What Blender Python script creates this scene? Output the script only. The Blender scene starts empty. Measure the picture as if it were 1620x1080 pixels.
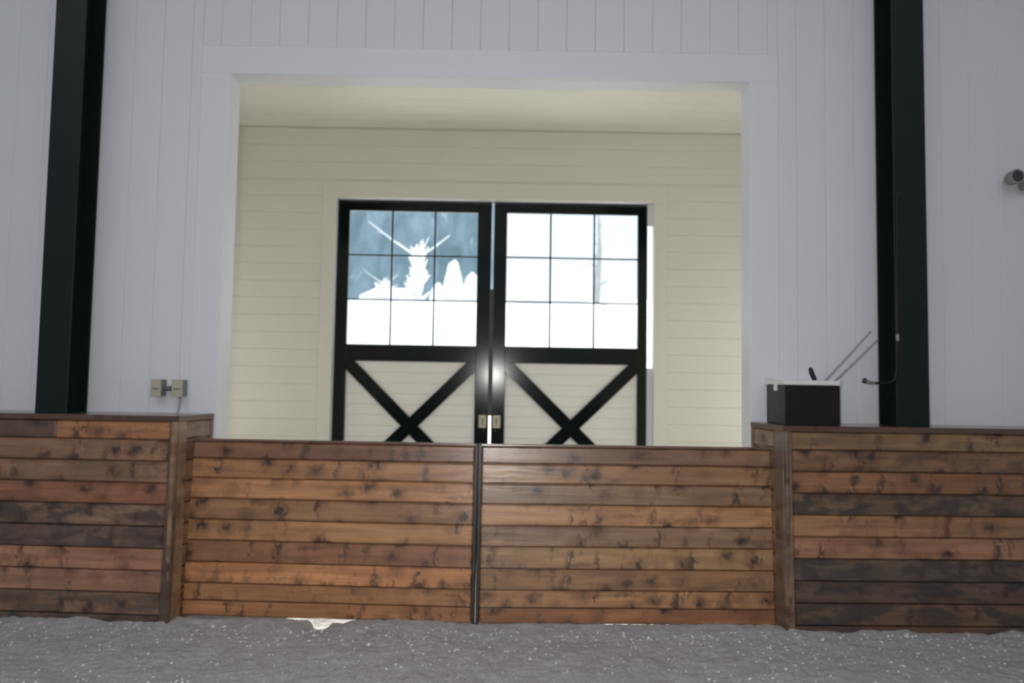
import bpy, math, random
from mathutils import Vector, Matrix, noise as mn
random.seed(7)
scn = bpy.context.scene
col = scn.collection
F = 1080.0                      # focal length in pixels of a 1620 px wide frame

def lin(c):
    c = c / 255.0
    return c / 12.92 if c <= 0.04045 else ((c + 0.055) / 1.055) ** 2.4
def L3(r, g, b): return (lin(r), lin(g), lin(b))

# ------------------------------------------------------------------ helpers
class MB:
    """collects geometry for ONE mesh; every face may carry a board colour"""
    def __init__(s): s.v = []; s.f = []; s.c = []; s.b = []; s.sm = []
    def add(s, vs, fs, c=(1, 1, 1, 0), b=0.0, smooth=False):
        n = len(s.v); s.v += [tuple(v) for v in vs]
        for f in fs:
            s.f.append(tuple(n + i for i in f)); s.c.append(c); s.b.append(b); s.sm.append(smooth)
    def box(s, x0, x1, y0, y1, z0, z1, c=(1, 1, 1, 0), b=0.0, ch=0.0):
        if ch <= 0:
            vs = [(x, y, z) for x in (x0, x1) for y in (y0, y1) for z in (z0, z1)]
            s.add(vs, [(0, 1, 3, 2), (4, 6, 7, 5), (0, 4, 5, 1), (2, 3, 7, 6), (0, 2, 6, 4), (1, 5, 7, 3)], c, b)
            return
        # fully chamfered box (24 verts)
        h = ch; vs = []; idx = {}
        for ix, (X, sx) in enumerate(((x0, 1), (x1, -1))):
            for iy, (Y, sy) in enumerate(((y0, 1), (y1, -1))):
                for iz, (Z, sz) in enumerate(((z0, 1), (z1, -1))):
                    for a in range(3):
                        p = [X + sx * h, Y + sy * h, Z + sz * h]
                        p[a] = (X, Y, Z)[a]
                        idx[(ix, iy, iz, a)] = len(vs); vs.append(p)
        I = idx; fs = []
        for i in (0, 1):
            q = [(i, 0, 0, 0), (i, 1, 0, 0), (i, 1, 1, 0), (i, 0, 1, 0)]
            fs.append([I[k] for k in (q if i else q[::-1])])
            q = [(0, i, 0, 1), (1, i, 0, 1), (1, i, 1, 1), (0, i, 1, 1)]
            fs.append([I[k] for k in (q[::-1] if i else q)])
            q = [(0, 0, i, 2), (1, 0, i, 2), (1, 1, i, 2), (0, 1, i, 2)]
            fs.append([I[k] for k in (q if i else q[::-1])])
        for a in (0, 1):
            for b2 in (0, 1):
                fs.append([I[(0, a, b2, 1)], I[(1, a, b2, 1)], I[(1, a, b2, 2)], I[(0, a, b2, 2)]])
                fs.append([I[(a, 0, b2, 0)], I[(a, 1, b2, 0)], I[(a, 1, b2, 2)], I[(a, 0, b2, 2)]])
                fs.append([I[(a, b2, 0, 0)], I[(a, b2, 1, 0)], I[(a, b2, 1, 1)], I[(a, b2, 0, 1)]])
        for a in (0, 1):
            for b2 in (0, 1):
                for c2 in (0, 1):
                    fs.append([I[(a, b2, c2, k)] for k in range(3)])
        s.add(vs, fs, c, b)
    def tube(s, pts, r, n=12, cap=True, c=(1, 1, 1, 0)):
        pts = [Vector(p) for p in pts]; rs = r if isinstance(r, (list, tuple)) else [r] * len(pts)
        rings = []; up = None
        for i, p in enumerate(pts):
            t = (pts[min(i + 1, len(pts) - 1)] - pts[max(i - 1, 0)]).normalized()
            if up is None:
                up = Vector((0, 0, 1)) if abs(t.z) < .9 else Vector((1, 0, 0))
            a = t.cross(up).normalized(); b = a.cross(t).normalized(); up = b
            rings.append([p + rs[i] * (math.cos(2 * math.pi * k / n) * a + math.sin(2 * math.pi * k / n) * b) for k in range(n)])
        vs = [v for rg in rings for v in rg]; fs = []
        for i in range(len(pts) - 1):
            for k in range(n):
                fs.append((i * n + k, i * n + (k + 1) % n, (i + 1) * n + (k + 1) % n, (i + 1) * n + k))
        s.add(vs, fs, c, 0, True)
        if cap:
            s.add(rings[0], [tuple(range(n))[::-1]], c); s.add(rings[-1], [tuple(range(n))], c)
    def build(s, name, mat, parent=None, loc=(0, 0, 0), rot=(0, 0, 0)):
        me = bpy.data.meshes.new(name); me.from_pydata(s.v, [], s.f)
        ca = me.color_attributes.new('bcol', 'FLOAT_COLOR', 'CORNER')
        ba = me.attributes.new('bid', 'FLOAT', 'FACE')
        li = 0; buf = []
        for fi, f in enumerate(s.f):
            cc = s.c[fi]; cc = cc if len(cc) == 4 else (*cc, 0)
            buf.extend(list(cc) * len(f))
        ca.data.foreach_set('color', buf)
        ba.data.foreach_set('value', s.b)
        me.polygons.foreach_set('use_smooth', s.sm)
        import bmesh
        bm = bmesh.new(); bm.from_mesh(me); bmesh.ops.recalc_face_normals(bm, faces=bm.faces[:]); bm.to_mesh(me); bm.free()
        me.materials.append(mat); me.update()
        o = bpy.data.objects.new(name, me); col.objects.link(o)
        o.location = loc; o.rotation_euler = rot
        if parent: o.parent = parent
        return o

def empty(name, loc=(0, 0, 0), rot=(0, 0, 0)):
    o = bpy.data.objects.new(name, None); col.objects.link(o); o.empty_display_size = .1
    o.location = loc; o.rotation_euler = rot; return o
def tag(o, label=None, cat=None, group=None, kind=None):
    if label: o['label'] = label
    if cat: o['category'] = cat
    if group: o['group'] = group
    if kind: o['kind'] = kind
    return o
def struct(o): o['kind'] = 'structure'; return o

# ------------------------------------------------------------------ materials
def new_mat(name):
    m = bpy.data.materials.new(name); m.use_nodes = True
    return m, m.node_tree, m.node_tree.nodes['Principled BSDF']
def N(nt, t, **k):
    n = nt.nodes.new(t)
    for a, b in k.items(): setattr(n, a, b)
    return n
def math_n(nt, op, a, b=None, clamp=False):
    n = N(nt, 'ShaderNodeMath', operation=op); n.use_clamp = clamp
    for i, x in enumerate((a, b)):
        if x is None: continue
        if isinstance(x, (int, float)): n.inputs[i].default_value = x
        else: nt.links.new(x, n.inputs[i])
    return n.outputs[0]
def ramp(nt, fac, p0, p1, c0=(0, 0, 0, 1), c1=(1, 1, 1, 1)):
    r = N(nt, 'ShaderNodeValToRGB'); e = r.color_ramp.elements
    e[0].position = p0; e[1].position = p1; e[0].color = c0; e[1].color = c1
    nt.links.new(fac, r.inputs[0]); return r.outputs[0]
def mixc(nt, fac, a, b, mode='MIX'):
    m = N(nt, 'ShaderNodeMix', data_type='RGBA', blend_type=mode)
    for s, x in ((0, fac), (6, a), (7, b)):
        if isinstance(x, (int, float)): m.inputs[s].default_value = x
        elif isinstance(x, tuple): m.inputs[s].default_value = (*x[:3], 1)
        else: nt.links.new(x, m.inputs[s])
    return m.outputs[2]
def noise_n(nt, vec, scale, detail=3, rough=.5, dist=0):
    n = N(nt, 'ShaderNodeTexNoise'); n.inputs['Scale'].default_value = scale
    n.inputs['Detail'].default_value = detail; n.inputs['Roughness'].default_value = rough
    n.inputs['Distortion'].default_value = dist
    nt.links.new(vec, n.inputs['Vector']); return n.outputs[0]
def scaled(nt, vec, s):
    m = N(nt, 'ShaderNodeVectorMath', operation='MULTIPLY'); nt.links.new(vec, m.inputs[0])
    m.inputs[1].default_value = s; return m.outputs[0]

def paint(name, colr, rough=.5, var=.04, spec=.5, bump=0.0, vscale=2.0, metallic=0):
    m, nt, bs = new_mat(name)
    tc = N(nt, 'ShaderNodeTexCoord')
    nz = noise_n(nt, tc.outputs['Object'], vscale, 4, .6)
    d = tuple(x * (1 - var) for x in colr); l = tuple(min(1, x * (1 + var)) for x in colr)
    nt.links.new(mixc(nt, ramp(nt, nz, .3, .7), d, l), bs.inputs['Base Color'])
    bs.inputs['Roughness'].default_value = rough; bs.inputs['Specular IOR Level'].default_value = spec
    bs.inputs['Metallic'].default_value = metallic
    if bump:
        n2 = noise_n(nt, tc.outputs['Object'], 60, 3, .6)
        b = N(nt, 'ShaderNodeBump'); b.inputs['Strength'].default_value = bump; b.inputs['Distance'].default_value = .002
        nt.links.new(n2, b.inputs['Height']); nt.links.new(b.outputs[0], bs.inputs['Normal'])
    return m

M = {}
M['white_board'] = paint('white_painted_boards', (.76, .77, .81), .55, .02, .3, .1, .7)
M['white_trim'] = paint('white_trim_paint', (.78, .79, .83), .45, .015, .4, .0, .7)
M['cream_board'] = paint('cream_painted_boards', (.74, .73, .66), .5, .02, .3, .1, .8)
M['cream_ceiling'] = paint('cream_ceiling_boards', (.74, .73, .66), .38, .02, .5, .1, .8)
M['cream_trim'] = paint('cream_trim_paint', (.74, .73, .66), .45, .015, .4, 0, .7)
M['door_panel'] = paint('cream_door_boards', (.86, .845, .80), .5, .02, .3, .05, .8)
M['steel_green'] = paint('dark_green_steel', (.006, .013, .0125), .42, .12, .35, .15, 3)
M['door_steel'] = paint('black_green_door_frame', (.004, .0075, .007), .145, .1, .30, .02, 3)
M['dark_metal'] = paint('dark_grey_channel', (.035, .032, .03), .4, .1, .5, .1, 8)
M['astragal'] = paint('grey_seal_strip', (.06, .06, .06), .5, .1, .4, 0, 8)
M['box_beige'] = paint('beige_plastic', (.48, .46, .35), .5, .05, .4, 0, 20)
M['box_grey'] = paint('grey_steel_box', (.22, .24, .22), .5, .06, .4, 0, 20)
M['conduit'] = paint('dull_conduit', (.14, .15, .17), .4, .05, .5, 0, 20)
M['cord_grey'] = paint('pale_grey_cord', (.30, .33, .32), .5, .05, .4, 0, 20)
M['crate_dark'] = paint('black_brown_crate_front', (.010, .007, .006), .5, .1, .3, .1, 12)
M['crate_cream'] = paint('pale_plastic_lid', (.78, .78, .77), .5, .04, .4, 0, 12)
M['black'] = paint('black_rubber', (.006, .006, .006), .5, .1, .4, 0, 20)
M['rod'] = paint('dull_grey_rod', (.36, .37, .40), .45, .1, .4, 0, 30)
M['fix_grey'] = paint('grey_fixture', (.30, .30, .30), .5, .05, .4, 0, 20)
M['fix_dark'] = paint('dark_lamp_face', (.05, .05, .055), .3, .3, .6, .4, 60)
M['brass'] = paint('worn_brass_pull', (.55, .49, .36), .4, .1, .5, 0, 40)
M['snow'] = paint('snow', (.88, .90, .93), .8, .03, .2, .2, .4)
M['frost'] = paint('frosted_bark', (.66, .70, .74), .8, .08, .2, 0, 3)
M['bark'] = paint('pale_winter_bark', (.42, .43, .44), .8, .1, .2, 0, 3)
M['concrete'] = paint('passage_concrete', (.46, .43, .37), .7, .08, .3, .2, 2)
M['roof'] = paint('arena_roof_liner', (.72, .73, .76), .6, .03, .3, 0, .5)

def hill_mat():
    m, nt, bs = new_mat('hazy_forest_hillside')
    tc = N(nt, 'ShaderNodeTexCoord')
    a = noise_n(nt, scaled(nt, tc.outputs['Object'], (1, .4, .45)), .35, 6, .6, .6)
    c = mixc(nt, ramp(nt, a, .35, .68), (.15, .22, .26), (.31, .41, .47))  # blue distance haze is mixed into the base colours
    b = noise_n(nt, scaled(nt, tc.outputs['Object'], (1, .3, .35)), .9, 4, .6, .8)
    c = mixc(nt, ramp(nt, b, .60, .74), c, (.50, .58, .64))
    nt.links.new(c, bs.inputs['Base Color']); bs.inputs['Roughness'].default_value = 1
    bs.inputs['Specular IOR Level'].default_value = 0
    return m
M['hill'] = hill_mat()

def glass_mat():
    m, nt, bs = new_mat('window_glass'); nt.nodes.remove(bs)
    out = [n for n in nt.nodes if n.type == 'OUTPUT_MATERIAL'][0]
    tr = N(nt, 'ShaderNodeBsdfTransparent'); tr.inputs[0].default_value = (.93, .96, .97, 1)
    gl = N(nt, 'ShaderNodeBsdfGlossy'); gl.inputs['Roughness'].default_value = .03
    lw = N(nt, 'ShaderNodeLayerWeight'); lw.inputs[0].default_value = .5
    fac = math_n(nt, 'ADD', math_n(nt, 'MULTIPLY', math_n(nt, 'POWER', lw.outputs['Facing'], 5.0), .9), .02)
    mx = N(nt, 'ShaderNodeMixShader'); nt.links.new(fac, mx.inputs[0])
    nt.links.new(tr.outputs[0], mx.inputs[1]); nt.links.new(gl.outputs[0], mx.inputs[2])
    nt.links.new(mx.outputs[0], out.inputs[0])
    return m
M['glass'] = glass_mat()

GAIN = 2.75
def wood_mat(name='stained_pine_boards', rough=.36):
    m, nt, bs = new_mat(name); lk = nt.links.new
    tc = N(nt, 'ShaderNodeTexCoord'); sep = N(nt, 'ShaderNodeSeparateXYZ'); lk(tc.outputs['Object'], sep.inputs[0])
    at = N(nt, 'ShaderNodeAttribute', attribute_name='bcol'); bi = N(nt, 'ShaderNodeAttribute', attribute_name='bid')
    yb = math_n(nt, 'MULTIPLY', bi.outputs['Fac'], 37.0)
    X = math_n(nt, 'ADD', sep.outputs[0], math_n(nt, 'MULTIPLY', bi.outputs['Fac'], 13.7))
    cb = N(nt, 'ShaderNodeCombineXYZ'); lk(X, cb.inputs[0]); lk(yb, cb.inputs[1]); lk(sep.outputs[2], cb.inputs[2])
    V = cb.outputs[0]
    # warp so the grain flows around the knots
    w = noise_n(nt, scaled(nt, V, (5, 1, 12)), 1, 3, .5)
    wz = math_n(nt, 'MULTIPLY', math_n(nt, 'SUBTRACT', w, .5), .05)
    cb2 = N(nt, 'ShaderNodeCombineXYZ'); lk(X, cb2.inputs[0]); lk(yb, cb2.inputs[1])
    lk(math_n(nt, 'ADD', sep.outputs[2], wz), cb2.inputs[2]); VW = cb2.outputs[0]
    g1 = noise_n(nt, scaled(nt, VW, (2.2, 1, 85)), 1, 4, .6)
    g2 = noise_n(nt, scaled(nt, VW, (1.3, 1, 22)), 1, 3, .55)
    g3 = noise_n(nt, scaled(nt, V, (1.6, 1, 3)), 1, 2, .5)
    hs = N(nt, 'ShaderNodeHueSaturation'); hs.inputs['Hue'].default_value = .505; hs.inputs['Saturation'].default_value = .97; lk(at.outputs['Color'], hs.inputs['Color'])
    c = mixc(nt, 1.0, hs.outputs[0], ramp(nt, g1, .25, .75, (.80, .77, .74, 1), (1.12, 1.12, 1.12, 1)), 'MULTIPLY')
    c = mixc(nt, 1.0, c, ramp(nt, g2, .3, .7, (.74, .69, .64, 1), (1.22, 1.22, 1.22, 1)), 'MULTIPLY')
    c = mixc(nt, 1.0, c, ramp(nt, g3, .3, .72, (.84, .80, .78, 1), (1.16, 1.15, 1.12, 1)), 'MULTIPLY')
    # knots
    def knots(sx, sz, thr0, thr1, keep, seed, wamp):
        wn = noise_n(nt, scaled(nt, V, (30, 1, 22)), 1, 2, .5)
        xx = math_n(nt, 'ADD', math_n(nt, 'MULTIPLY', X, 1 / sx), math_n(nt, 'MULTIPLY', wn, wamp))
        zz = math_n(nt, 'ADD', math_n(nt, 'MULTIPLY', sep.outputs[2], 1 / sz), math_n(nt, 'MULTIPLY', wn, wamp))
        cc = N(nt, 'ShaderNodeCombineXYZ'); lk(xx, cc.inputs[0]); lk(math_n(nt, 'ADD', yb, seed), cc.inputs[1]); lk(zz, cc.inputs[2])
        vo = N(nt, 'ShaderNodeTexVoronoi', voronoi_dimensions='3D'); vo.inputs['Scale'].default_value = 1
        vo.inputs['Randomness'].default_value = .85; lk(cc.outputs[0], vo.inputs['Vector'])
        sc = N(nt, 'ShaderNodeSeparateColor'); lk(vo.outputs['Color'], sc.inputs[0])
        k = math_n(nt, 'GREATER_THAN', sc.outputs[0], 1 - keep)
        r = ramp(nt, vo.outputs['Distance'], thr0, thr1, (1, 1, 1, 1), (0, 0, 0, 1))
        return math_n(nt, 'MULTIPLY', r, k), math_n(nt, 'MULTIPLY', ramp(nt, vo.outputs['Distance'], thr1, thr1 * 2.1, (1, 1, 1, 1), (0, 0, 0, 1)), k)
    k1, h1 = knots(.15, .12, .10, .30, .60, 3.1, .75)
    k2, h2 = knots(.085, .26, .12, .42, .42, 11.7, 1.5)
    k3, h3 = knots(.30, .05, .10, .40, .22, 21.7, 1.3)
    c = mixc(nt, math_n(nt, 'MULTIPLY', k3, .5), c, (.075, .032, .015))
    c = mixc(nt, math_n(nt, 'MULTIPLY', h1, .5), c, (.13, .050, .018))
    c = mixc(nt, math_n(nt, 'MULTIPLY', k2, .85), c, (.055, .022, .010))
    c = mixc(nt, math_n(nt, 'MULTIPLY', k1, .95), c, (.035, .014, .008))
    # dark weathered blotches, amount per board
    s1 = noise_n(nt, scaled(nt, V, (5.5, 1, 13)), 1, 5, .6, .4)
    s2 = math_n(nt, 'MULTIPLY', ramp(nt, s1, .44, .56), at.outputs['Alpha'])
    c = mixc(nt, s2, c, (.030, .024, .022))
    lk(c, bs.inputs['Base Color'])
    lk(ramp(nt, g2, .2, .8, (rough - .06,) * 3 + (1,), (rough + .1,) * 3 + (1,)), bs.inputs['Roughness'])
    bs.inputs['Specular IOR Level'].default_value = .5; bs.inputs['Coat Weight'].default_value = 1; bs.inputs['Coat Roughness'].default_value = .29; bs.inputs['Coat IOR'].default_value = 1.6
    b = N(nt, 'ShaderNodeBump'); b.inputs['Strength'].default_value = .35; b.inputs['Distance'].default_value = .004
    lk(math_n(nt, 'ADD', g2, math_n(nt, 'MULTIPLY', g1, .4)), b.inputs['Height']); lk(b.outputs[0], bs.inputs['Normal']); lk(b.outputs[0], bs.inputs['Coat Normal'])
    return m
M['wood'] = wood_mat()

def crate_mat():
    return paint('dark_grey_crate_side', (.055, .05, .052), .55, .1, .3, .15, 12)
M['crate_side'] = crate_mat()

def sand_mat():
    m, nt, bs = new_mat('grey_sand_footing'); lk = nt.links.new
    tc = N(nt, 'ShaderNodeTexCoord'); V = tc.outputs['Object']
    a = noise_n(nt, V, 7, 5, .6); b = noise_n(nt, V, 60, 3, .6); c3 = noise_n(nt, V, 190, 2, .6)
    c = mixc(nt, ramp(nt, a, .3, .7), (.40, .384, .376), (.50, .488, .484))
    c = mixc(nt, 1.0, c, ramp(nt, b, .3, .7, (.84, .84, .84, 1), (1.15, 1.15, 1.15, 1)), 'MULTIPLY')
    vo = N(nt, 'ShaderNodeTexVoronoi'); vo.inputs['Scale'].default_value = 42; lk(V, vo.inputs['Vector'])
    sc = N(nt, 'ShaderNodeSeparateColor'); lk(vo.outputs['Color'], sc.inputs[0])
    k = math_n(nt, 'MULTIPLY', math_n(nt, 'GREATER_THAN', sc.outputs[0], .80), ramp(nt, vo.outputs['Distance'], .12, .32, (1, 1, 1, 1), (0, 0, 0, 1)))
    c = mixc(nt, math_n(nt, 'MULTIPLY', k, .7), c, (.70, .69, .70))
    lk(c, bs.inputs['Base Color']); bs.inputs['Roughness'].default_value = .85; bs.inputs['Specular IOR Level'].default_value = .25
    bp = N(nt, 'ShaderNodeBump'); bp.inputs['Strength'].default_value = .6; bp.inputs['Distance'].default_value = .006
    lk(math_n(nt, 'ADD', b, math_n(nt, 'MULTIPLY', c3, .5)), bp.inputs['Height']); lk(bp.outputs[0], bs.inputs['Normal'])
    return m
M['sand'] = sand_mat()
M['clod'] = paint('pale_clods', (.80, .79, .80), .8, .15, .3, 0, 40)

# ------------------------------------------------------------------ board helpers
CH = .0038
def vboards(mb, x0, x1, z0, z1, yf, th=.02, pitch=.203, phase=-1.9, ch=CH):
    """vertical tongue-and-groove boards, face at yf looking to -y"""
    k = math.floor((x0 - phase) / pitch); a = phase + k * pitch
    while a < x1 - 1e-4:
        l = max(a, x0); r = min(a + pitch, x1)
        if r - l > .004: mb.box(l + .0006, r - .0006, yf, yf + th, z0, z1, ch=min(ch, (r - l) / 3))
        a += pitch
def hboards(mb, x0, x1, z0, z1, yf, th=.02, pitch=.203, phase=0.0, ch=CH, sgn=1):
    k = math.floor((z0 - phase) / pitch); a = phase + k * pitch
    while a < z1 - 1e-4:
        l = max(a, z0); r = min(a + pitch, z1)
        if r - l > .004: mb.box(x0, x1, yf, yf + th * sgn, l + .0006, r - .0006, ch=min(ch, (r - l) / 3))
        a += pitch

OW, OH = 1.83, 3.66             # half width and height of the arena opening
JT = .183                       # wall thickness
LF = 3.30                       # far wall of the passage
ZC = 6.4                        # arena eaves height
CAS = .2                        # casing width

# ------------------------------------------------------------------ arena wall with the opening
mb = MB()
vboards(mb, -8, -OW - CAS, -.3, ZC, 0); vboards(mb, OW + CAS, 8, -.3, ZC, 0)
vboards(mb, -OW - CAS, OW + CAS, OH + CAS, ZC, 0)
mb.box(-8, -OW - .02, .02, JT - .02, -.3, ZC); mb.box(OW + .02, 8, .02, JT - .02, -.3, ZC); mb.box(-OW - .02, OW + .02, .02, JT - .02, OH + .02, ZC)
struct(mb.build('wall_front', M['white_board']))
mb = MB(); z = -.3                                            # casing boards round the opening
mb.box(-OW - CAS, -OW, -.003, .02, -.3, OH, ch=.003); mb.box(OW, OW + CAS, -.003, .02, -.3, OH, ch=.003)
mb.box(-OW - CAS, OW + CAS, -.003, .02, OH, OH + CAS, ch=.003)
struct(mb.build('trim_1', M['white_trim']))
mb = MB()                                                      # jamb lining
mb.box(-OW - .02, -OW, .02, JT, -.3, OH + .02, ch=.003); mb.box(OW, OW + .02, .02, JT, -.3, OH + .02, ch=.003)
mb.box(-OW, OW, .02, JT, OH, OH + .02, ch=.003)
struct(mb.build('trim_2', M['white_trim']))

# ------------------------------------------------------------------ passage shell
PX = 4.6; PZ = 4.50
DL, DR, DT = -1.92, 1.855, 3.655                               # door opening in the far wall
mb = MB()
hboards(mb, -PX, DL - .16, -.3, DT + .2, LF, phase=.02); hboards(mb, DR + .155, PX, -.3, DT + .2, LF, phase=.02)
hboards(mb, -PX, PX, DT + .2, PZ, LF, phase=.02)
mb.box(-PX, DL - .01, LF + .02, LF + .10, -.3, PZ); mb.box(DR + .01, PX, LF + .02, LF + .10, -.3, PZ); mb.box(DL - .01, DR + .01, LF + .02, LF + .10, DT + .01, PZ)
mb.box(-9, 9, LF + .02, LF + .10, PZ, ZC + 1); mb.box(-9, -PX, LF + .02, LF + .10, -.3, PZ); mb.box(PX, 9, LF + .02, LF + .10, -.3, PZ)
struct(mb.build('wall_back', M['cream_board']))
mb = MB()                                                      # flat cream surround of the sliding doors
mb.box(DL - .16, DL, LF - .006, LF + .02, -.3, DT, ch=.003); mb.box(DR, DR + .155, LF - .006, LF + .02, -.3, DT, ch=.003)
mb.box(DL - .16, DR + .155, LF - .006, LF + .02, DT, DT + .2, ch=.003)
struct(mb.build('trim_3', M['cream_trim']))
mb = MB()                                                      # reveal lining of the door opening
mb.box(DL - .01, DL, LF + .02, LF + .10, -.3, DT + .01); mb.box(DR, DR + .01, LF + .02, LF + .10, -.3, DT + .01)
mb.box(DL, DR, LF + .02, LF + .10, DT, DT + .01)
struct(mb.build('trim_4', M['white_trim']))
mb = MB()                                                      # filler strips added beside the right leaf, shaped so outdoor white shows between
mb.box(DR - .062, DR, LF + .085, LF + .11, 3.39, DT); mb.box(DR - .062, DR, LF + .085, LF + .11, -.3, 1.69)
struct(mb.build('trim_5', M['white_trim']))
mb = MB()
k = JT
while k < LF - .01:
    e = min(k + .203, LF); mb.box(-PX, PX, k + .0006, e - .0006, PZ, PZ + .02, ch=CH); k += .203
mb.box(-PX, PX, JT, LF, PZ + .02, PZ + .06)
struct(mb.build('ceiling', M['cream_ceiling']))
mb = MB(); mb.box(-PX - .1, -PX, JT, LF, -.3, PZ + .06); struct(mb.build('wall_left', M['cream_board']))
mb = MB(); mb.box(PX, PX + .1, JT, LF, -.3, PZ + .06); struct(mb.build('wall_right', M['cream_board']))
mb = MB(); mb.box(-PX, PX, -.04, LF + .3, -.2, -.03); struct(mb.build('floor', M['concrete']))
mb = MB(); mb.box(-PX, PX, JT - .02, JT, OH + .1, PZ); mb.box(-PX, -OW - .02, JT - .02, JT, -.3, PZ); mb.box(OW + .02, PX, JT - .02, JT, -.3, PZ)
mb.box(-OW - .02, OW + .02, JT - .02, JT, OH + .02, OH + .1)
struct(mb.build('wall_inner', M['cream_board']))

# ------------------------------------------------------------------ arena shell (around and behind the camera)
mb = MB(); mb.box(-9, 9, -17, LF + .1, ZC + .8, ZC + 1); struct(mb.build('ceiling.001', M['roof']))
mb = MB(); mb.box(-9, 9, -17.2, -17, -.3, ZC + 1); struct(mb.build('wall_rear', M['white_board']))
mb = MB(); mb.box(-9.2, -9, -17.2, LF + .1, -.3, ZC + 1); struct(mb.build('wall_far_left', M['white_board']))
mb = MB(); mb.box(9, 9.2, -17.2, LF + .1, -.3, ZC + 1); struct(mb.build('wall_far_right', M['white_board']))
mb = MB(); mb.box(-9, -8, 0, JT, -.3, ZC + 1); mb.box(8, 9, 0, JT, -.3, ZC + 1); mb.box(-8, 8, 0, JT, ZC, ZC + 1)
struct(mb.build('wall_upper', M['white_board']))

# ------------------------------------------------------------------ sliding doors
def sliding_door(n, x0, x1, stile_l, stile_r, y):
    """x0..x1 outer edges; z 0..3.63"""
    t = empty('door_%d' % n, ((x0 + x1) / 2, y, 0), (0, 0, .016)); struct(t)
    cx = (x0 + x1) / 2; a, b = x0 - cx, x1 - cx; il, ir = a + stile_l, b - stile_r
    d0, d1 = 0.0, .05; zt = 3.64; wt, wb = 3.53, 1.923; rb = 1.728; bz = .20
    fm = MB()
    fm.box(a, il, d0, d1, 0, zt, ch=.004); fm.box(ir, b, d0, d1, 0, zt, ch=.004)
    for z0, z1 in ((wt, zt), (rb, wb), (0, bz)): fm.box(il - .001, ir + .001, d0, d1, z0, z1, ch=.004)
    fm.build('door_frame', M['door_steel'], t)
    pm = MB(); hboards(pm, il, ir, bz, rb, .022, .02, .127, bz); pm.box(il, ir, .042, .047, bz, rb)
    pm.build('board_panel', M['door_panel'], t)
    w = .145
    bm = MB()
    for s in (1, -1):
        p, q = Vector((il, 0, rb if s == 1 else bz)), Vector((ir, 0, bz if s == 1 else rb))
        u = (q - p).normalized(); nrm = Vector((-u.z, 0, u.x)) * w / 2
        # clip each brace to the panel so that it ends flush in the corners
        poly = [p + nrm, p - nrm, q - nrm, q + nrm]
        def clip(poly, ax, lim, keep_less):
            out = []
            for i in range(len(poly)):
                A, B = poly[i], poly[(i + 1) % len(poly)]
                ina = (A[ax] <= lim) == keep_less or A[ax] == lim; inb = (B[ax] <= lim) == keep_less or B[ax] == lim
                if ina: out.append(A)
                if ina != inb:
                    tt = (lim - A[ax]) / (B[ax] - A[ax]); out.append(A.lerp(B, tt))
            return out
        p2, q2 = p - u * .3, q + u * .3
        poly = [p2 + nrm, p2 - nrm, q2 - nrm, q2 + nrm]
        for ax, lim, kl in ((0, il, False), (0, ir, True), (2, bz, False), (2, rb, True)): poly = clip(poly, ax, lim, kl)
        y0 = -.002 if s == 1 else -.0035
        m = len(poly); vs = [(v.x, y0, v.z) for v in poly] + [(v.x, .021, v.z) for v in poly]
        bm = MB(); bm.add(vs, [tuple(range(m)), tuple(range(m, 2 * m))[::-1]] + [(i, i + m, (i + 1) % m + m, (i + 1) % m) for i in range(m)])
        bm.build('cross_brace', M['door_steel'], t)
    gm = MB()
    for i in (1, 2):
        xx = il + (ir - il) * i / 3; gm.box(xx - .010, xx + .010, .012, .034, wb, wt, ch=.003)
        zz = wb + (wt - wb) * i / 3; gm.box(il, ir, .014, .032, zz - .009, zz + .009, ch=.003)
    gm.build('window_bars', M['door_steel'], t)
    gl = MB(); gl.box(il, ir, .024, .028, wb, wt); gl.build('window_glass', M['glass'], t)
    # recessed pull on the meeting stile
    px = (ir + b) / 2 + .013 if n == 1 else (a + il) / 2 - .012
    hm = MB(); hm.box(px - .045, px + .045, -.006, 0, .955, 1.105, ch=.003); h = hm.build('door_pull', M['brass'], t)
    hm = MB(); hm.box(px - .013, px + .013, -.0075, -.002, .985, 1.075, ch=.002); hm.build('finger_recess', M['box_grey'], h)
    for zz in (1.14, .925):
        sm = MB(); sm.tube([(px + .012 * (1 if n == 1 else -1), -.006, zz), (px + .012 * (1 if n == 1 else -1), .002, zz)], .009, 10); sm.build('bolt', M['dark_metal'], t)
    return t
YD = LF + .115
d1 = sliding_door(1, -1.93, -.077, .150, .165, YD)
d2 = sliding_door(2, -.045, 1.80, .155, .112, YD)
mb = MB(); mb.box(-.085, -.035, YD - .030, YD - .017, 1.10, 2.60, ch=.003)
struct(mb.build('trim_6', M['astragal']))
mb = MB(); mb.box(DL - .3, DR + .3, YD - .004, YD + .08, 3.645, 3.75); struct(mb.build('trim_7', M['door_steel']))

# ------------------------------------------------------------------ steel columns
def column(x0, x1, label):
    t = empty('steel_column', ((x0 + x1) / 2, -.13, -.3)); tag(t, label, 'column', 'steel columns of the arena wall')
    w = (x1 - x0) / 2; h = ZC + .3; e = .012
    m = MB(); m.box(-w, w, -.114, -.114 + e, 0, h, ch=.002); m.box(-w, w, .11 - e, .11, 0, h, ch=.002); m.box(-.005, .005, -.114 + e, .11 - e, 0, h)
    m.build('beam', M['steel_green'], t)
    return t
column(-2.911, -2.709, 'dark green steel column on the left, rising behind the kick wall with the outlet boxes')
column(2.701, 2.913, 'dark green steel column on the right, beside the black crate with two rods')

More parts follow.
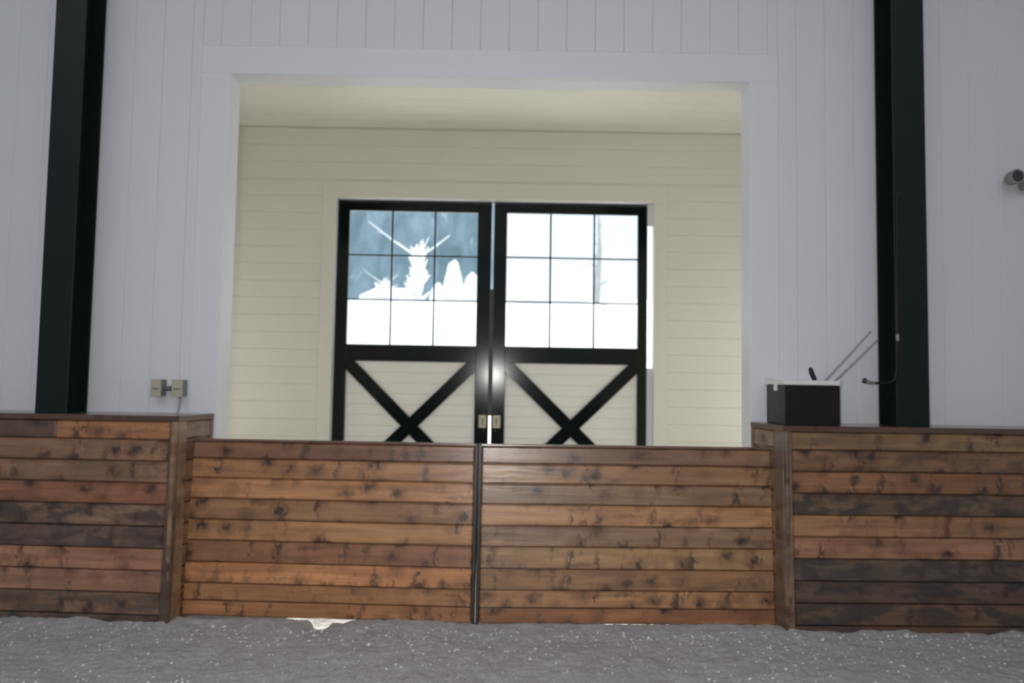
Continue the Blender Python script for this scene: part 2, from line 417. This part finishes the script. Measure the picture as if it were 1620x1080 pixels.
# ------------------------------------------------------------------ wooden kick walls and gates
def C(r, g, b, a=0.0):
    return (min(.95, lin(r) * GAIN), min(.95, lin(g) * GAIN), min(.95, lin(b) * GAIN), a)
_b = [0]
def bid(): _b[0] += 1; return (_b[0] * .6180339) % 1.0

KZ, CAPT = 1.276, .034
KL = math.atan(.0436 / KZ)      # lean of the kick wall
rowh = [.118] + [.135] * 9
def wood_rows(mb, x0, x1, ztop, rows, cols, zmin, ch=.009, th=.022, y=0.0):
    """rows from the top down; colours may be a list of (x_end, colour) runs"""
    z = ztop
    for h, c in zip(rows, cols):
        z0 = max(z - h, zmin)
        if z - z0 < .01: break
        runs = c if isinstance(c, list) else [(x1, c)]
        a = x0
        for xe, cc in runs:
            mb.box(a + .0008, xe - .0008, y, y + th, z0 + .0022, z - .0022, cc, bid(), ch); a = xe
        z = z0
def kick_wall(side, label, cols, yaw, cx, far_x):
    """cx: inner corner at the foot; local x runs outwards from the corner"""
    s = side; W = 5.6
    t = empty('kick_wall', (cx, -.3956, 0)); tag(t, label, 'kick wall')
    face = empty_rot = None
    X0, X1 = (-W, 0) if s < 0 else (0, W)
    e0, e1 = (X0, -.052) if s < 0 else (.052, X1)
    m = MB(); wood_rows(m, e0, e1, KZ - CAPT, rowh, cols, -.12)
    rot = (-KL, 0, yaw)
    m.build('board_facing', M['wood'], t, rot=rot)
    m = MB(); m.box(X0, X1, .0225, .04, -.12, KZ - CAPT, C(8, 6, 5)); m.build('backing', M['dark_metal'], t, rot=rot)
    m = MB(); a, b = (-.052, .004) if s < 0 else (-.004, .052)
    m.box(a, b, -.010, .03, -.12, KZ - CAPT, C(54, 46, 42, .15) if s < 0 else C(92, 72, 56, .1), bid(), .004)
    # thin dark seam strip on the front edge of the post
    m.build('corner_post', M['wood'], t, rot=rot)
    # return face of the wall end, running back to the building wall
    topy = .0436; fx = far_x - cx; dy = .3956 - .012
    ang = math.atan2(dy - topy, fx)           # direction from the corner back to the wall
    Lr = math.hypot(dy - topy, fx)
    rc = [C(*c) for c in ((84, 68, 58, .1), (70, 50, 40, .2), (88, 64, 44, .1), (84, 60, 42), (92, 66, 44), (88, 62, 42), (90, 62, 42), (80, 58, 42), (80, 58, 42), (80, 58, 42))]
    m = MB()
    # local x along the return, so the grain runs along it
    y_out = 0.0
    if s < 0: wood_rows(m, .075, Lr, KZ - CAPT, rowh, rc, -.12); ry = ang
    else: wood_rows(m, .075, Lr, KZ - CAPT, rowh, rc, -.12, y=-.022); ry = ang
    m.build('return_facing', M['wood'], t, loc=(0, topy, 0), rot=(0, 0, ry))
    m = MB()
    if s < 0: m.box(-.045, .078, -.006, .02, -.12, KZ - CAPT, C(96, 76, 58, .1), bid(), .003)
    else: m.box(-.045, .078, -.02, .006, -.12, KZ - CAPT, C(70, 62, 55, .2), bid(), .003)
    m.build('return_post', M['wood'], t, loc=(0, topy, 0), rot=(0, 0, ry))
    m = MB()
    if s < 0: m.box(Lr - .03, Lr + .004, -.006, .016, -.12, KZ - CAPT, C(64, 46, 36), bid(), .003)
    else: m.box(Lr - .03, Lr + .004, -.016, .006, -.12, KZ - CAPT, C(64, 46, 36), bid(), .003)
    m.build('end_strip', M['wood'], t, loc=(0, topy, 0), rot=(0, 0, ry))
    # cap board, notched round the column
    c0, c1 = ((-2.915, -2.705) if s < 0 else (2.697, 2.917)); c0 -= cx; c1 -= cx
    def yf(x): return topy - .012 + math.tan(yaw) * x
    def sl(x0, x1, yb):
        vs = []
        for x in (x0, x1):
            for z in (KZ - CAPT, KZ):
                vs += [(x, yf(x), z), (x, yb, z)]
        return vs
    cm = MB(); wallY = .3956 - .009; colY = .3956 - .247
    cc = C(60, 42, 33, .15)
    faces = [(0, 1, 3, 2), (4, 6, 7, 5), (0, 4, 5, 1), (2, 3, 7, 6), (0, 2, 6, 4), (1, 5, 7, 3)]
    inner = fx + (.008 if s < 0 else -.008)
    segs = [(X0, c0, wallY), (c0, c1, colY), (c1, 0, wallY)] if s < 0 else [(0, c0, wallY), (c0, c1, colY), (c1, X1, wallY)]
    for a, b, yb in segs: cm.add(sl(a, b, yb), faces, cc, .37)
    e = .006 * (1 if s < 0 else -1)
    vs = [(0, yf(0), KZ - CAPT), (e, yf(0), KZ - CAPT), (inner, wallY, KZ - CAPT), (0, wallY, KZ - CAPT)]
    vs += [(x, y, KZ) for x, y, z in vs]
    cm.add(vs, [(0, 1, 2, 3), (4, 7, 6, 5), (0, 4, 5, 1), (1, 5, 6, 2), (2, 6, 7, 3)], cc, .37)
    cm.build('cap_board', M['wood_cap'], t)
    return t
M['wood_cap'] = wood_mat('satin_cap_board', .30)
xl = -(1.921 - (2.93))  # position where the left wall's first row changes board (local, from the corner)
colsL = [[(-(2.725 - 1.921), C(70, 50, 40, .4)), (-.052, C(112, 76, 50))], C(98, 73, 55, .12), C(94, 70, 53, .15), C(97, 61, 43, .08),
         C(88, 70, 56, .75), C(72, 58, 50, .6), C(112, 79, 61, .0), C(108, 78, 62, .1), C(86, 68, 56, .5), C(66, 52, 44, .9)]
colsR = [C(90, 69, 47, .2), C(82, 58, 39, .45), C(98, 66, 43, .12), C(70, 55, 42, .8), C(106, 76, 52, .1), C(106, 74, 55, .05),
         C(62, 52, 43, .7), C(58, 44, 36, .9), C(66, 50, 38, .8), C(66, 48, 36, .6)]
kick_wall(-1, 'knotty brown plank kick wall left of the gates, under the two outlet boxes', colsL, -.046, -1.921 + .0, -1.854)
kick_wall(1, 'darker weathered plank kick wall right of the gates, carrying the black crate', colsR, .022, 1.911, 1.835)

grow = [.112, .126, .131, .134, .131, .136, .131, .108, .126]
def gate(label, x0, y0, x1, y1, cols, post_side):
    ln = math.hypot(x1 - x0, y1 - y0); yaw = math.atan2(y1 - y0, x1 - x0)
    t = empty('arena_gate', (x0, y0, 0), (-.066, 0, yaw)); tag(t, label, 'gate', 'pair of plank gates')
    zt = 1.125
    m = MB()
    a, b = (0, ln - .022) if post_side > 0 else (.022, ln)
    wood_rows(m, a, b, zt - .016, grow, cols, .004)
    m.build('board_panel', M['wood'], t)
    m = MB(); m.box(0, ln, .0225, .034, .008, zt - .016, C(8, 6, 5)); m.build('backing', M['dark_metal'], t)
    m = MB(); m.box(0, ln, -.003, .052, zt - .016, zt, C(74, 54, 44, .1), bid(), .003); m.build('top_rail', M['wood_cap'], t)
    m = MB()
    e0, e1 = (ln - .022, ln) if post_side > 0 else (0, .022)
    m.box(e0, e1, -.007, .052, -.03, zt + .001, ch=.003); m.build('edge_channel', M['dark_metal'], t)
    m = MB(); m.box(.03, ln - .03, .034, .052, .01, .09); m.build('bottom_rail', M['dark_metal'], t)
    z = zt - .016
    for h in grow:                           # nail heads beside the meeting edge, two to a board
        for fz in (.28, .72):
            zz = z - h * fz
            if zz < .01: continue
            xx = (e0 - .018) if post_side > 0 else (e1 + .018)
            m = MB(); m.tube([(xx, -.0016, zz), (xx, .002, zz)], .0034, 8); m.build('nail', M['dark_metal'], t)
        z -= h
    return t
gl = [C(84, 56, 40, .1), C(112, 78, 50, .15), C(118, 82, 54, .0), C(100, 72, 47, .12), C(120, 86, 56, .05), C(98, 65, 43, .05), C(130, 88, 56, 0), C(110, 76, 48, .05), C(108, 71, 45, 0)]
gr = [C(86, 62, 46, .1), C(104, 76, 51, .12), C(95, 72, 53, .1), C(120, 87, 58, 0), C(99, 75, 57, .05), C(108, 82, 56, .1), C(106, 78, 52, .12), C(113, 81, 53, 0), C(100, 65, 40, .05)]
gate('left plank gate with a dark meeting edge and light showing under its foot', -1.905, -.258, -.0268, -.3255, gl, 1)
gate('right plank gate with pale sheen at its top corner, ending at the weathered kick wall', -.0212, -.3255, 1.893, -.282, gr, -1)

# ------------------------------------------------------------------ outlet boxes
def outlet(x0, x1, label, cord):
    t = empty('outlet_box', ((x0 + x1) / 2, 0, 1.39)); tag(t, label, 'electrical box', 'beige outlet boxes on the white wall')
    w = (x1 - x0) / 2
    m = MB(); m.box(-w, w, -.074, .0, 0, .112, ch=.003); m.build('box_body', M['box_grey'], t)
    m = MB(); m.box(-w - .002, w + .001, -.083, -.0745, -.003, .115, ch=.003); c = m.build('cover_plate', M['box_beige'], t)
    m = MB(); m.box(-.022, .022, -.0855, -.082, .045, .056, ch=.001); m.build('slot', M['box_grey'], c)
    return t
outlet(-2.250, -2.183, 'beige outlet box on the white wall, left of the pair, joined by a short conduit', False)
ob = outlet(-2.108, -2.040, 'beige outlet box on the white wall with a grey cord dropping from it', True)
m = MB(); m.tube([(-2.183, -.04, 1.442), (-2.108, -.04, 1.442)], .011, 12); m.tube([(-2.160, -.04, 1.442), (-2.132, -.04, 1.442)], .017, 12)
tag(m.build('conduit_coupling', M['conduit']), 'short dark conduit joining the two outlet boxes', 'conduit')
pts = [(-2.062, -.055, 1.392), (-2.060, -.06, 1.36), (-2.058, -.07, 1.32), (-2.056, -.085, 1.295), (-2.052, -.11, 1.283), (-2.03, -.15, 1.281)]
m = MB(); m.tube(pts, .0055, 10); m.tube(pts[:1] + [(-2.062, -.056, 1.372)], .009, 10)
cdo = m.build('cord', M['cord_grey'], ob); cdo.location = (-ob.location.x, 0, -1.39); cdo['label'] = 'pale grey cord'

# ------------------------------------------------------------------ crate on the right kick wall
cz = KZ + .0005
t = empty('storage_crate', (2.107, -.165, cz)); tag(t, 'black crate with pale lid standing on the right kick wall cap', 'crate')
m = MB(); m.box(-.170, .175, -.165, .155, 0, .258, ch=.005); body = m.build('crate_body', M['crate_side'], t)
m = MB(); m.box(-.173, .178, -.1695, -.1652, .0, .256, ch=.001); m.build('front_panel', M['crate_dark'], t)
m = MB(); m.box(-.178, .182, -.174, .158, .258, .289, ch=.004); m.build('lid', M['crate_cream'], t)
m = MB(); m.box(-.178, -.10, .0, .158, .289, .303, ch=.004); m.build('lid_ridge', M['crate_cream'], t)
m = MB(); m.box(-.182, -.1705, -.04, .0, .218, .262, ch=.002); m.build('latch', M['crate_cream'], t)
m = MB(); m.tube([(.088, -.02, .287), (.080, -.02, .300), (.064, -.02, .335), (.056, -.02, .365), (.050, -.02, .372)], [.010, .015, .015, .014, .008], 12); m.build('lid_handle', M['black'], t)
for a, b, lab in (((2.205, -.30, 1.566), (2.595, -.13, 1.902), 'thin grey rod rising from the black crate, the upper left of two'),
                  ((2.266, -.31, 1.566), (2.648, -.12, 1.848), 'thin grey rod leaning from the black crate towards the column, the lower right of two')):
    m = MB(); a, b = Vector(a), Vector(b); m.tube([a, a.lerp(b, .5) + Vector((0, 0, -.002)), b], [.0065, .006, .005], 10)
    tag(m.build('grey_rod', M['rod']), lab, 'rod', 'rods in the crate')

# ------------------------------------------------------------------ cord on the right column
t = empty('power_cord', (2.69, -.25, 1.5)); tag(t, 'dark power cord clipped to the right steel column, its plug hanging out over the cap', 'cord')
def rel(ps): return [(x - 2.69, y + .25, z - 1.5) for x, y, z in ps]
m = MB(); m.tube(rel([(2.715, -.251, 2.80), (2.712, -.251, 2.4), (2.708, -.251, 2.1), (2.706, -.252, 1.88), (2.703, -.252, 1.75), (2.698, -.253, 1.64), (2.685, -.255, 1.585), (2.655, -.26, 1.560), (2.60, -.262, 1.553), (2.54, -.262, 1.556)]), .008, 10)
m.build('cable', M['black'], t)
m = MB(); m.tube(rel([(2.706, -.252, 1.885), (2.706, -.252, 1.868), (2.706, -.252, 1.84), (2.705, -.252, 1.825)]), [.006, .010, .010, .006], 12); m.build('coupler', M['fix_grey'], t)
m = MB(); m.tube(rel([(2.545, -.262, 1.555), (2.52, -.262, 1.557), (2.495, -.26, 1.562), (2.482, -.26, 1.568)]), [.009, .012, .015, .013], 12); m.build('plug', M['box_grey'], t)
m = MB(); m.tube(rel([(2.486, -.26, 1.567), (2.474, -.26, 1.571)]), .018, 12); m.build('plug_face', M['dark_metal'], t)
m = MB(); m.tube(rel([(2.712, -.247, 2.80), (2.735, -.2465, 2.812), (2.75, -.2465, 2.80)]), .005, 8); m.build('clip', M['dark_metal'], t)

# ------------------------------------------------------------------ wall lamp at the right edge
t = empty('wall_lamp', (3.72, -.0, 2.96)); tag(t, 'small grey wall lamp with a dark round head on the white boards, far right', 'lamp')
m = MB(); m.box(-.02, .30, -.075, 0, -.05, .055, ch=.015); m.build('housing', M['fix_grey'], t)
m = MB(); m.tube([(-.02, -.09, .01), (-.07, -.09, .012)], .018, 12); m.tube([(-.010, -.09, .01), (-.022, -.09, .01)], .03, 14); m.build('arm', M['fix_grey'], t)
m = MB(); m.tube([(-.105, -.03, .02), (-.105, -.06, .02), (-.105, -.10, .02), (-.105, -.125, .02)], [.028, .046, .050, .050], 24); hd = m.build('lamp_head', M['fix_grey'], t)
m = MB(); m.tube([(-.105, -.124, .02), (-.105, -.128, .02)], [.042, .036], 24); m.build('lens', M['fix_dark'], hd)

# ------------------------------------------------------------------ sand footing
def sm(a, b, x):
    t = min(1, max(0, (x - a) / (b - a))); return t * t * (3 - 2 * t)
def sand_h(x, y):
    n = mn.fractal(Vector((x * 1.6, y * 1.6, 0.3)), 1, 2, 3) * .016
    n += mn.fractal(Vector((x * 9, y * 9, 2.0)), 1, 2, 3) * .004
    n += mn.noise(Vector((x * 38, y * 38, 5.0))) * .005 + mn.noise(Vector((x * 19, y * 19, 7.0))) * .006 + mn.noise(Vector((x * 95, y * 95, 9.0))) * .0035
    # banked up against the kick walls
    side = 0
    if x < -1.93: side = 1
    if x > 1.92: side = 1
    wy = -.38 if side else -.33
    e = max(0, 1 - abs(y - wy) / .22)
    if side: n += e * (.014 + .030 * mn.noise(Vector((x * 5.5, 3, 1))))
    else: n += e * (.006 + .010 * sm(.16, .34, abs(x + .93)))
    # the hollow under the left gate
    n -= .060 * math.exp(-((x + 1.0) / .065) ** 4) * math.exp(-((y + .32) / .13) ** 2)
    n -= .020 * math.exp(-((x + .88) / .06) ** 2) * math.exp(-((y + .27) / .14) ** 2)
    n -= .022 * sm(-.30, -.24, y)
    return n
def grid(name, x0, x1, y0, y1, dx, dy, mat, hf):
    nx = int(round((x1 - x0) / dx)); ny = int(round((y1 - y0) / dy)); vs = []
    for j in range(ny + 1):
        for i in range(nx + 1):
            x = x0 + (x1 - x0) * i / nx; y = y0 + (y1 - y0) * j / ny
            vs.append((x, y, hf(x, y)))
    fs = [(j * (nx + 1) + i, j * (nx + 1) + i + 1, (j + 1) * (nx + 1) + i + 1, (j + 1) * (nx + 1) + i) for j in range(ny) for i in range(nx)]
    me = bpy.data.meshes.new(name); me.from_pydata(vs, [], fs); me.polygons.foreach_set('use_smooth', [True] * len(fs)); me.materials.append(mat)
    o = bpy.data.objects.new(name, me); col.objects.link(o); return o
# one continuous sheet: fine near the gates, coarser towards and behind the camera
xs = []; x = -9.0
while x < 9.0:
    xs.append(x); x += .011 if -4.0 < x < 4.0 else .25
xs.append(9.0)
ys = []; y = -17.0
while y < -.02:
    ys.append(y); y += .011 if y > -1.75 else (.08 if y > -3 else .5)
ys.append(-.02)
vs = [(x, y, sand_h(x, y)) for y in ys for x in xs]; nx = len(xs)
fs = [(j * nx + i, j * nx + i + 1, (j + 1) * nx + i + 1, (j + 1) * nx + i) for j in range(len(ys) - 1) for i in range(nx - 1)]
me = bpy.data.meshes.new('floor'); me.from_pydata(vs, [], fs); me.polygons.foreach_set('use_smooth', [True] * len(fs)); me.materials.append(M['sand'])
o = bpy.data.objects.new('floor', me); col.objects.link(o); struct(o)

mb = MB()
for i in range(1700):
    if random.random() < .3: x = random.uniform(-3.8, 3.9); y = -.43 - abs(random.gauss(0, .14))
    else: x = random.uniform(-3.8, 3.9); y = random.uniform(-1.7, -.42)
    r = random.choice((.003, .004, .005, .006, .008, .010)) * random.uniform(.7, 1.1)
    if random.random() < .02: r *= 1.6
    z = sand_h(x, y) + r * .3
    k = 6; vs = [(x, y, z + r * .8)]; ph = random.random()
    for j in range(k):
        a = 2 * math.pi * (j + ph) / k; rr = r * random.uniform(.7, 1.2); vs.append((x + rr * math.cos(a), y + rr * math.sin(a), z + r * random.uniform(-.1, .3)))
    vs.append((x, y, z - r * .7))
    mb.add(vs, [(0, 1 + j, 1 + (j + 1) % k) for j in range(k)] + [(k + 1, 1 + (j + 1) % k, 1 + j) for j in range(k)])
o = mb.build('sand_clods', M['clod']); tag(o, 'scattered pale clods and chips lying on the grey sand', 'clods', kind='stuff')

# ------------------------------------------------------------------ outdoors
def snow_h(x, y):
    base = -.15 + 4.35 * sm(7, 19, y)
    base += .25 * mn.fractal(Vector((x * .15, y * .15, 4)), 1, 2, 3) * sm(5, 9, y)
    base += .5 * sm(19, 21, y) * sm(-2.5, -5.0, x) * .2
    return base
o = grid('snowy_ground', -60, 60, LF + .3, 90, 1.0, .7, M['snow'], snow_h); struct(o)
def hill_h(x, y):
    h = 42 * sm(64, 86, y) * sm(-.3, -2.3, x - (y - 64) * .002)
    h += 3.0 * mn.fractal(Vector((x * .12, y * .12, 7)), 1, 2, 4) * sm(66, 72, y) * sm(0, -3, x)
    return 3.2 + h
o = grid('hillside', -70, 3, 62, 92, .6, .6, M['hill'], hill_h); struct(o)
# frosted tree
def ftree(name, x, y, z, h, mat, label, n, spread, seed, cat='tree'):
    rnd = random.Random(seed); m = MB()
    m.tube([(x, y, z - .3), (x + .03 * h, y, z + h * .5), (x + .01 * h, y, z + h)], [.035 * h, .022 * h, .006], 8)
    for i in range(n):
        t0 = .12 + .85 * (i + rnd.random()) / n; a = rnd.uniform(0, 2 * math.pi); L = h * spread * (1.12 - t0) * rnd.uniform(.7, 1.2)
        p = Vector((x + .03 * h * min(1, t0 * 2), y, z + h * t0)); d = Vector((math.cos(a), math.sin(a), rnd.uniform(.15, .8))).normalized()
        q = p + d * L; m.tube([p, p.lerp(q, .5) + Vector((0, 0, .05 * L)), q], [.012 * h * (1.2 - t0), .009 * h * (1.2 - t0), .003], 5, cap=False)
        for k in range(3):
            r0 = p.lerp(q, rnd.uniform(.3, .8)); d2 = (d + Vector((rnd.uniform(-.8, .8), rnd.uniform(-.8, .8), rnd.uniform(0, .6)))).normalized()
            m.tube([r0, r0 + d2 * L * .4], [.006 * h * (1.2 - t0), .003], 4, cap=False)
    o = m.build(name, mat); tag(o, label, cat, 'trees outside the doors'); return o
def plume(x, y, z, h, w, n, seed, label):
    rnd = random.Random(seed); m = MB()
    m.tube([(x, y, z - .3), (x, y, z + h * .55)], [.05 * h, .02 * h], 8)
    for i in range(n):
        a = rnd.uniform(0, 2 * math.pi); t0 = rnd.uniform(0, .65); sp = w * rnd.uniform(.15, 1) * (1 - .55 * t0)
        p = Vector((x, y, z + h * t0)); q = Vector((x + math.cos(a) * sp, y + math.sin(a) * sp * .7, z + h * min(1, t0 + rnd.uniform(.15, .4) * (1.3 - sp / w))))
        m.tube([p, p.lerp(q, .5) + Vector((0, 0, -.05 * h)), q], [.035 * h, .030 * h, .008 * h], 5, cap=False)
    for dx, dz in ((-1.0, .62), (.62, .40), (-.4, .25), (.2, .35)):     # long bare limbs reaching out
        p = Vector((x, y, z + h * .72)); q = p + Vector((dx * h * .8, 0, dz * h * .9)); m.tube([p, p.lerp(q, .5) + Vector((0, 0, -.02 * h)), q], [.020 * h, .013 * h, .007 * h], 6, cap=False)
    tag(m.build('frosted_tree', M['snow']), label, 'tree', 'trees outside the doors')
plume(-3.25, 20.0, snow_h(-3.25, 20), 2.3, .62, 120, 3, 'frosted white tree with limbs spread upwards, behind the middle pane of the left window')
plume(-4.75, 21.5, snow_h(-4.75, 21.5), 1.0, .8, 70, 5, 'low frosted tree on the snow bank, left of and smaller than the other')
ftree('bare_tree', 3.0, 18.0, snow_h(3.0, 18), 3.6, M['bark'], 'thin pale bare tree standing outside behind the right door window', 12, .18, 8)
def bush(x, y, z, rx, rz, seed, lab):
    rnd = random.Random(seed); vs = []; fs = []; n, k = 20, 14
    for j in range(k + 1):
        ph = math.pi * j / k
        for i in range(n):
            a = 2 * math.pi * i / n; d = Vector((math.cos(a) * math.sin(ph), math.sin(a) * math.sin(ph), math.cos(ph)))
            r = 1 + .14 * mn.noise(d * 2.2 + Vector((seed, 0, 0)))
            vs.append((x + d.x * rx * r, y + d.y * rx * r, z + d.z * rz * r))
    for j in range(k):
        for i in range(n): fs.append((j * n + i, j * n + (i + 1) % n, (j + 1) * n + (i + 1) % n, (j + 1) * n + i))
    m = MB(); m.add(vs, fs, smooth=True)
    tag(m.build('snowy_shrub', M['snow']), lab, 'shrub', 'snow-covered shrubs outside')
bush(-2.02, 20.9, 4.65, .36, 1.3, 1, 'tallest rounded snow-covered shrub behind the right pane of the left window')
bush(-1.22, 19.6, 4.4, .38, .85, 2, 'rounded snow-covered shrub nearest the meeting edge of the two doors')
bush(-5.0, 24.5, 4.5, 1.5, .85, 6, 'wide low snow mound at the lower left of the left door window')
bush(-2.80, 22.6, 4.3, .36, 1.0, 3, 'rounded snow-covered shrub between the white tree and the tallest shrub')

# ------------------------------------------------------------------ light
w = bpy.data.worlds.new('world'); scn.world = w; w.use_nodes = True
w.node_tree.nodes['Background'].inputs[0].default_value = (.88, .94, 1, 1); w.node_tree.nodes['Background'].inputs[1].default_value = 1.35
def light(kind, name, loc, energy, colr, target=None, **k):
    l = bpy.data.lights.new(name, kind); l.energy = energy; l.color = colr
    for a, b in k.items(): setattr(l, a, b)
    o = bpy.data.objects.new(name, l); col.objects.link(o); o.location = loc
    if target is not None: o.rotation_euler = (Vector(target) - Vector(loc)).to_track_quat('-Z', 'Y').to_euler()
    return o
# low sun beyond the doors
sd = Vector((.15, -1, -.957))
s = light('SUN', 'sun', (0, 20, 20), 9.0, (1, .93, .82), angle=.009)
s.rotation_euler = sd.to_track_quat('-Z', 'Y').to_euler()
# arena: translucent panels along the roof and the open eaves behind the camera
light('AREA', 'roof_light', (-.6, -6.0, 7.0), 350, (.91, .945, 1), (-.5, -5.0, 0), shape='RECTANGLE', size=12, size_y=7)
light('AREA', 'eave_light', (0, -16.5, 4.2), 70, (.90, .94, 1), (0, 0, 2.6), shape='RECTANGLE', size=15, size_y=4)
# passage: daylight from its open ends
light('AREA', 'passage_daylight_right', (4.4, 1.8, 1.5), 47, (1, .99, .95), (0, 1.8, 2.2), shape='RECTANGLE', size=2.2, size_y=3.2)
light('AREA', 'passage_daylight_left', (-4.4, 1.8, 1.5), 31, (1, .99, .96), (0, 1.8, 2.2), shape='RECTANGLE', size=2.2, size_y=3.2)

# ------------------------------------------------------------------ camera
CX, LW, EYE = .1747, 4.706, 1.552
PITCH, ROLL, YAW = .05302, .01581, .001831
Fw = Vector((math.sin(YAW) * math.cos(PITCH), math.cos(YAW) * math.cos(PITCH), math.sin(PITCH)))
R0 = Vector((math.cos(YAW), -math.sin(YAW), 0)); U0 = R0.cross(Fw)
R = math.cos(ROLL) * R0 + math.sin(ROLL) * U0; U = -math.sin(ROLL) * R0 + math.cos(ROLL) * U0
cd = bpy.data.cameras.new('camera'); cam = bpy.data.objects.new('camera', cd); col.objects.link(cam)
mw = Matrix((R, U, -Fw)).transposed().to_4x4(); mw.translation = Vector((CX, -LW, EYE)); cam.matrix_world = mw
cd.sensor_fit = 'HORIZONTAL'; cd.sensor_width = 36; cd.lens = 36 * F / 1620; cd.clip_start = .05; cd.clip_end = 400
cd.dof.use_dof = True; cd.dof.focus_distance = 2.6; cd.dof.aperture_fstop = 2.0
scn.camera = cam
# the flash on the camera
light('AREA', 'camera_flash', (CX - .12, -LW + .02, EYE + .055), 54, (1, .97, .93), (CX, 0, EYE + .4), shape='RECTANGLE', size=.09, size_y=.05)

vs_ = scn.view_settings; vs_.view_transform = 'Standard'; vs_.look = 'None'; vs_.gamma = 1; vs_.exposure = 0; vs_.use_curve_mapping = False
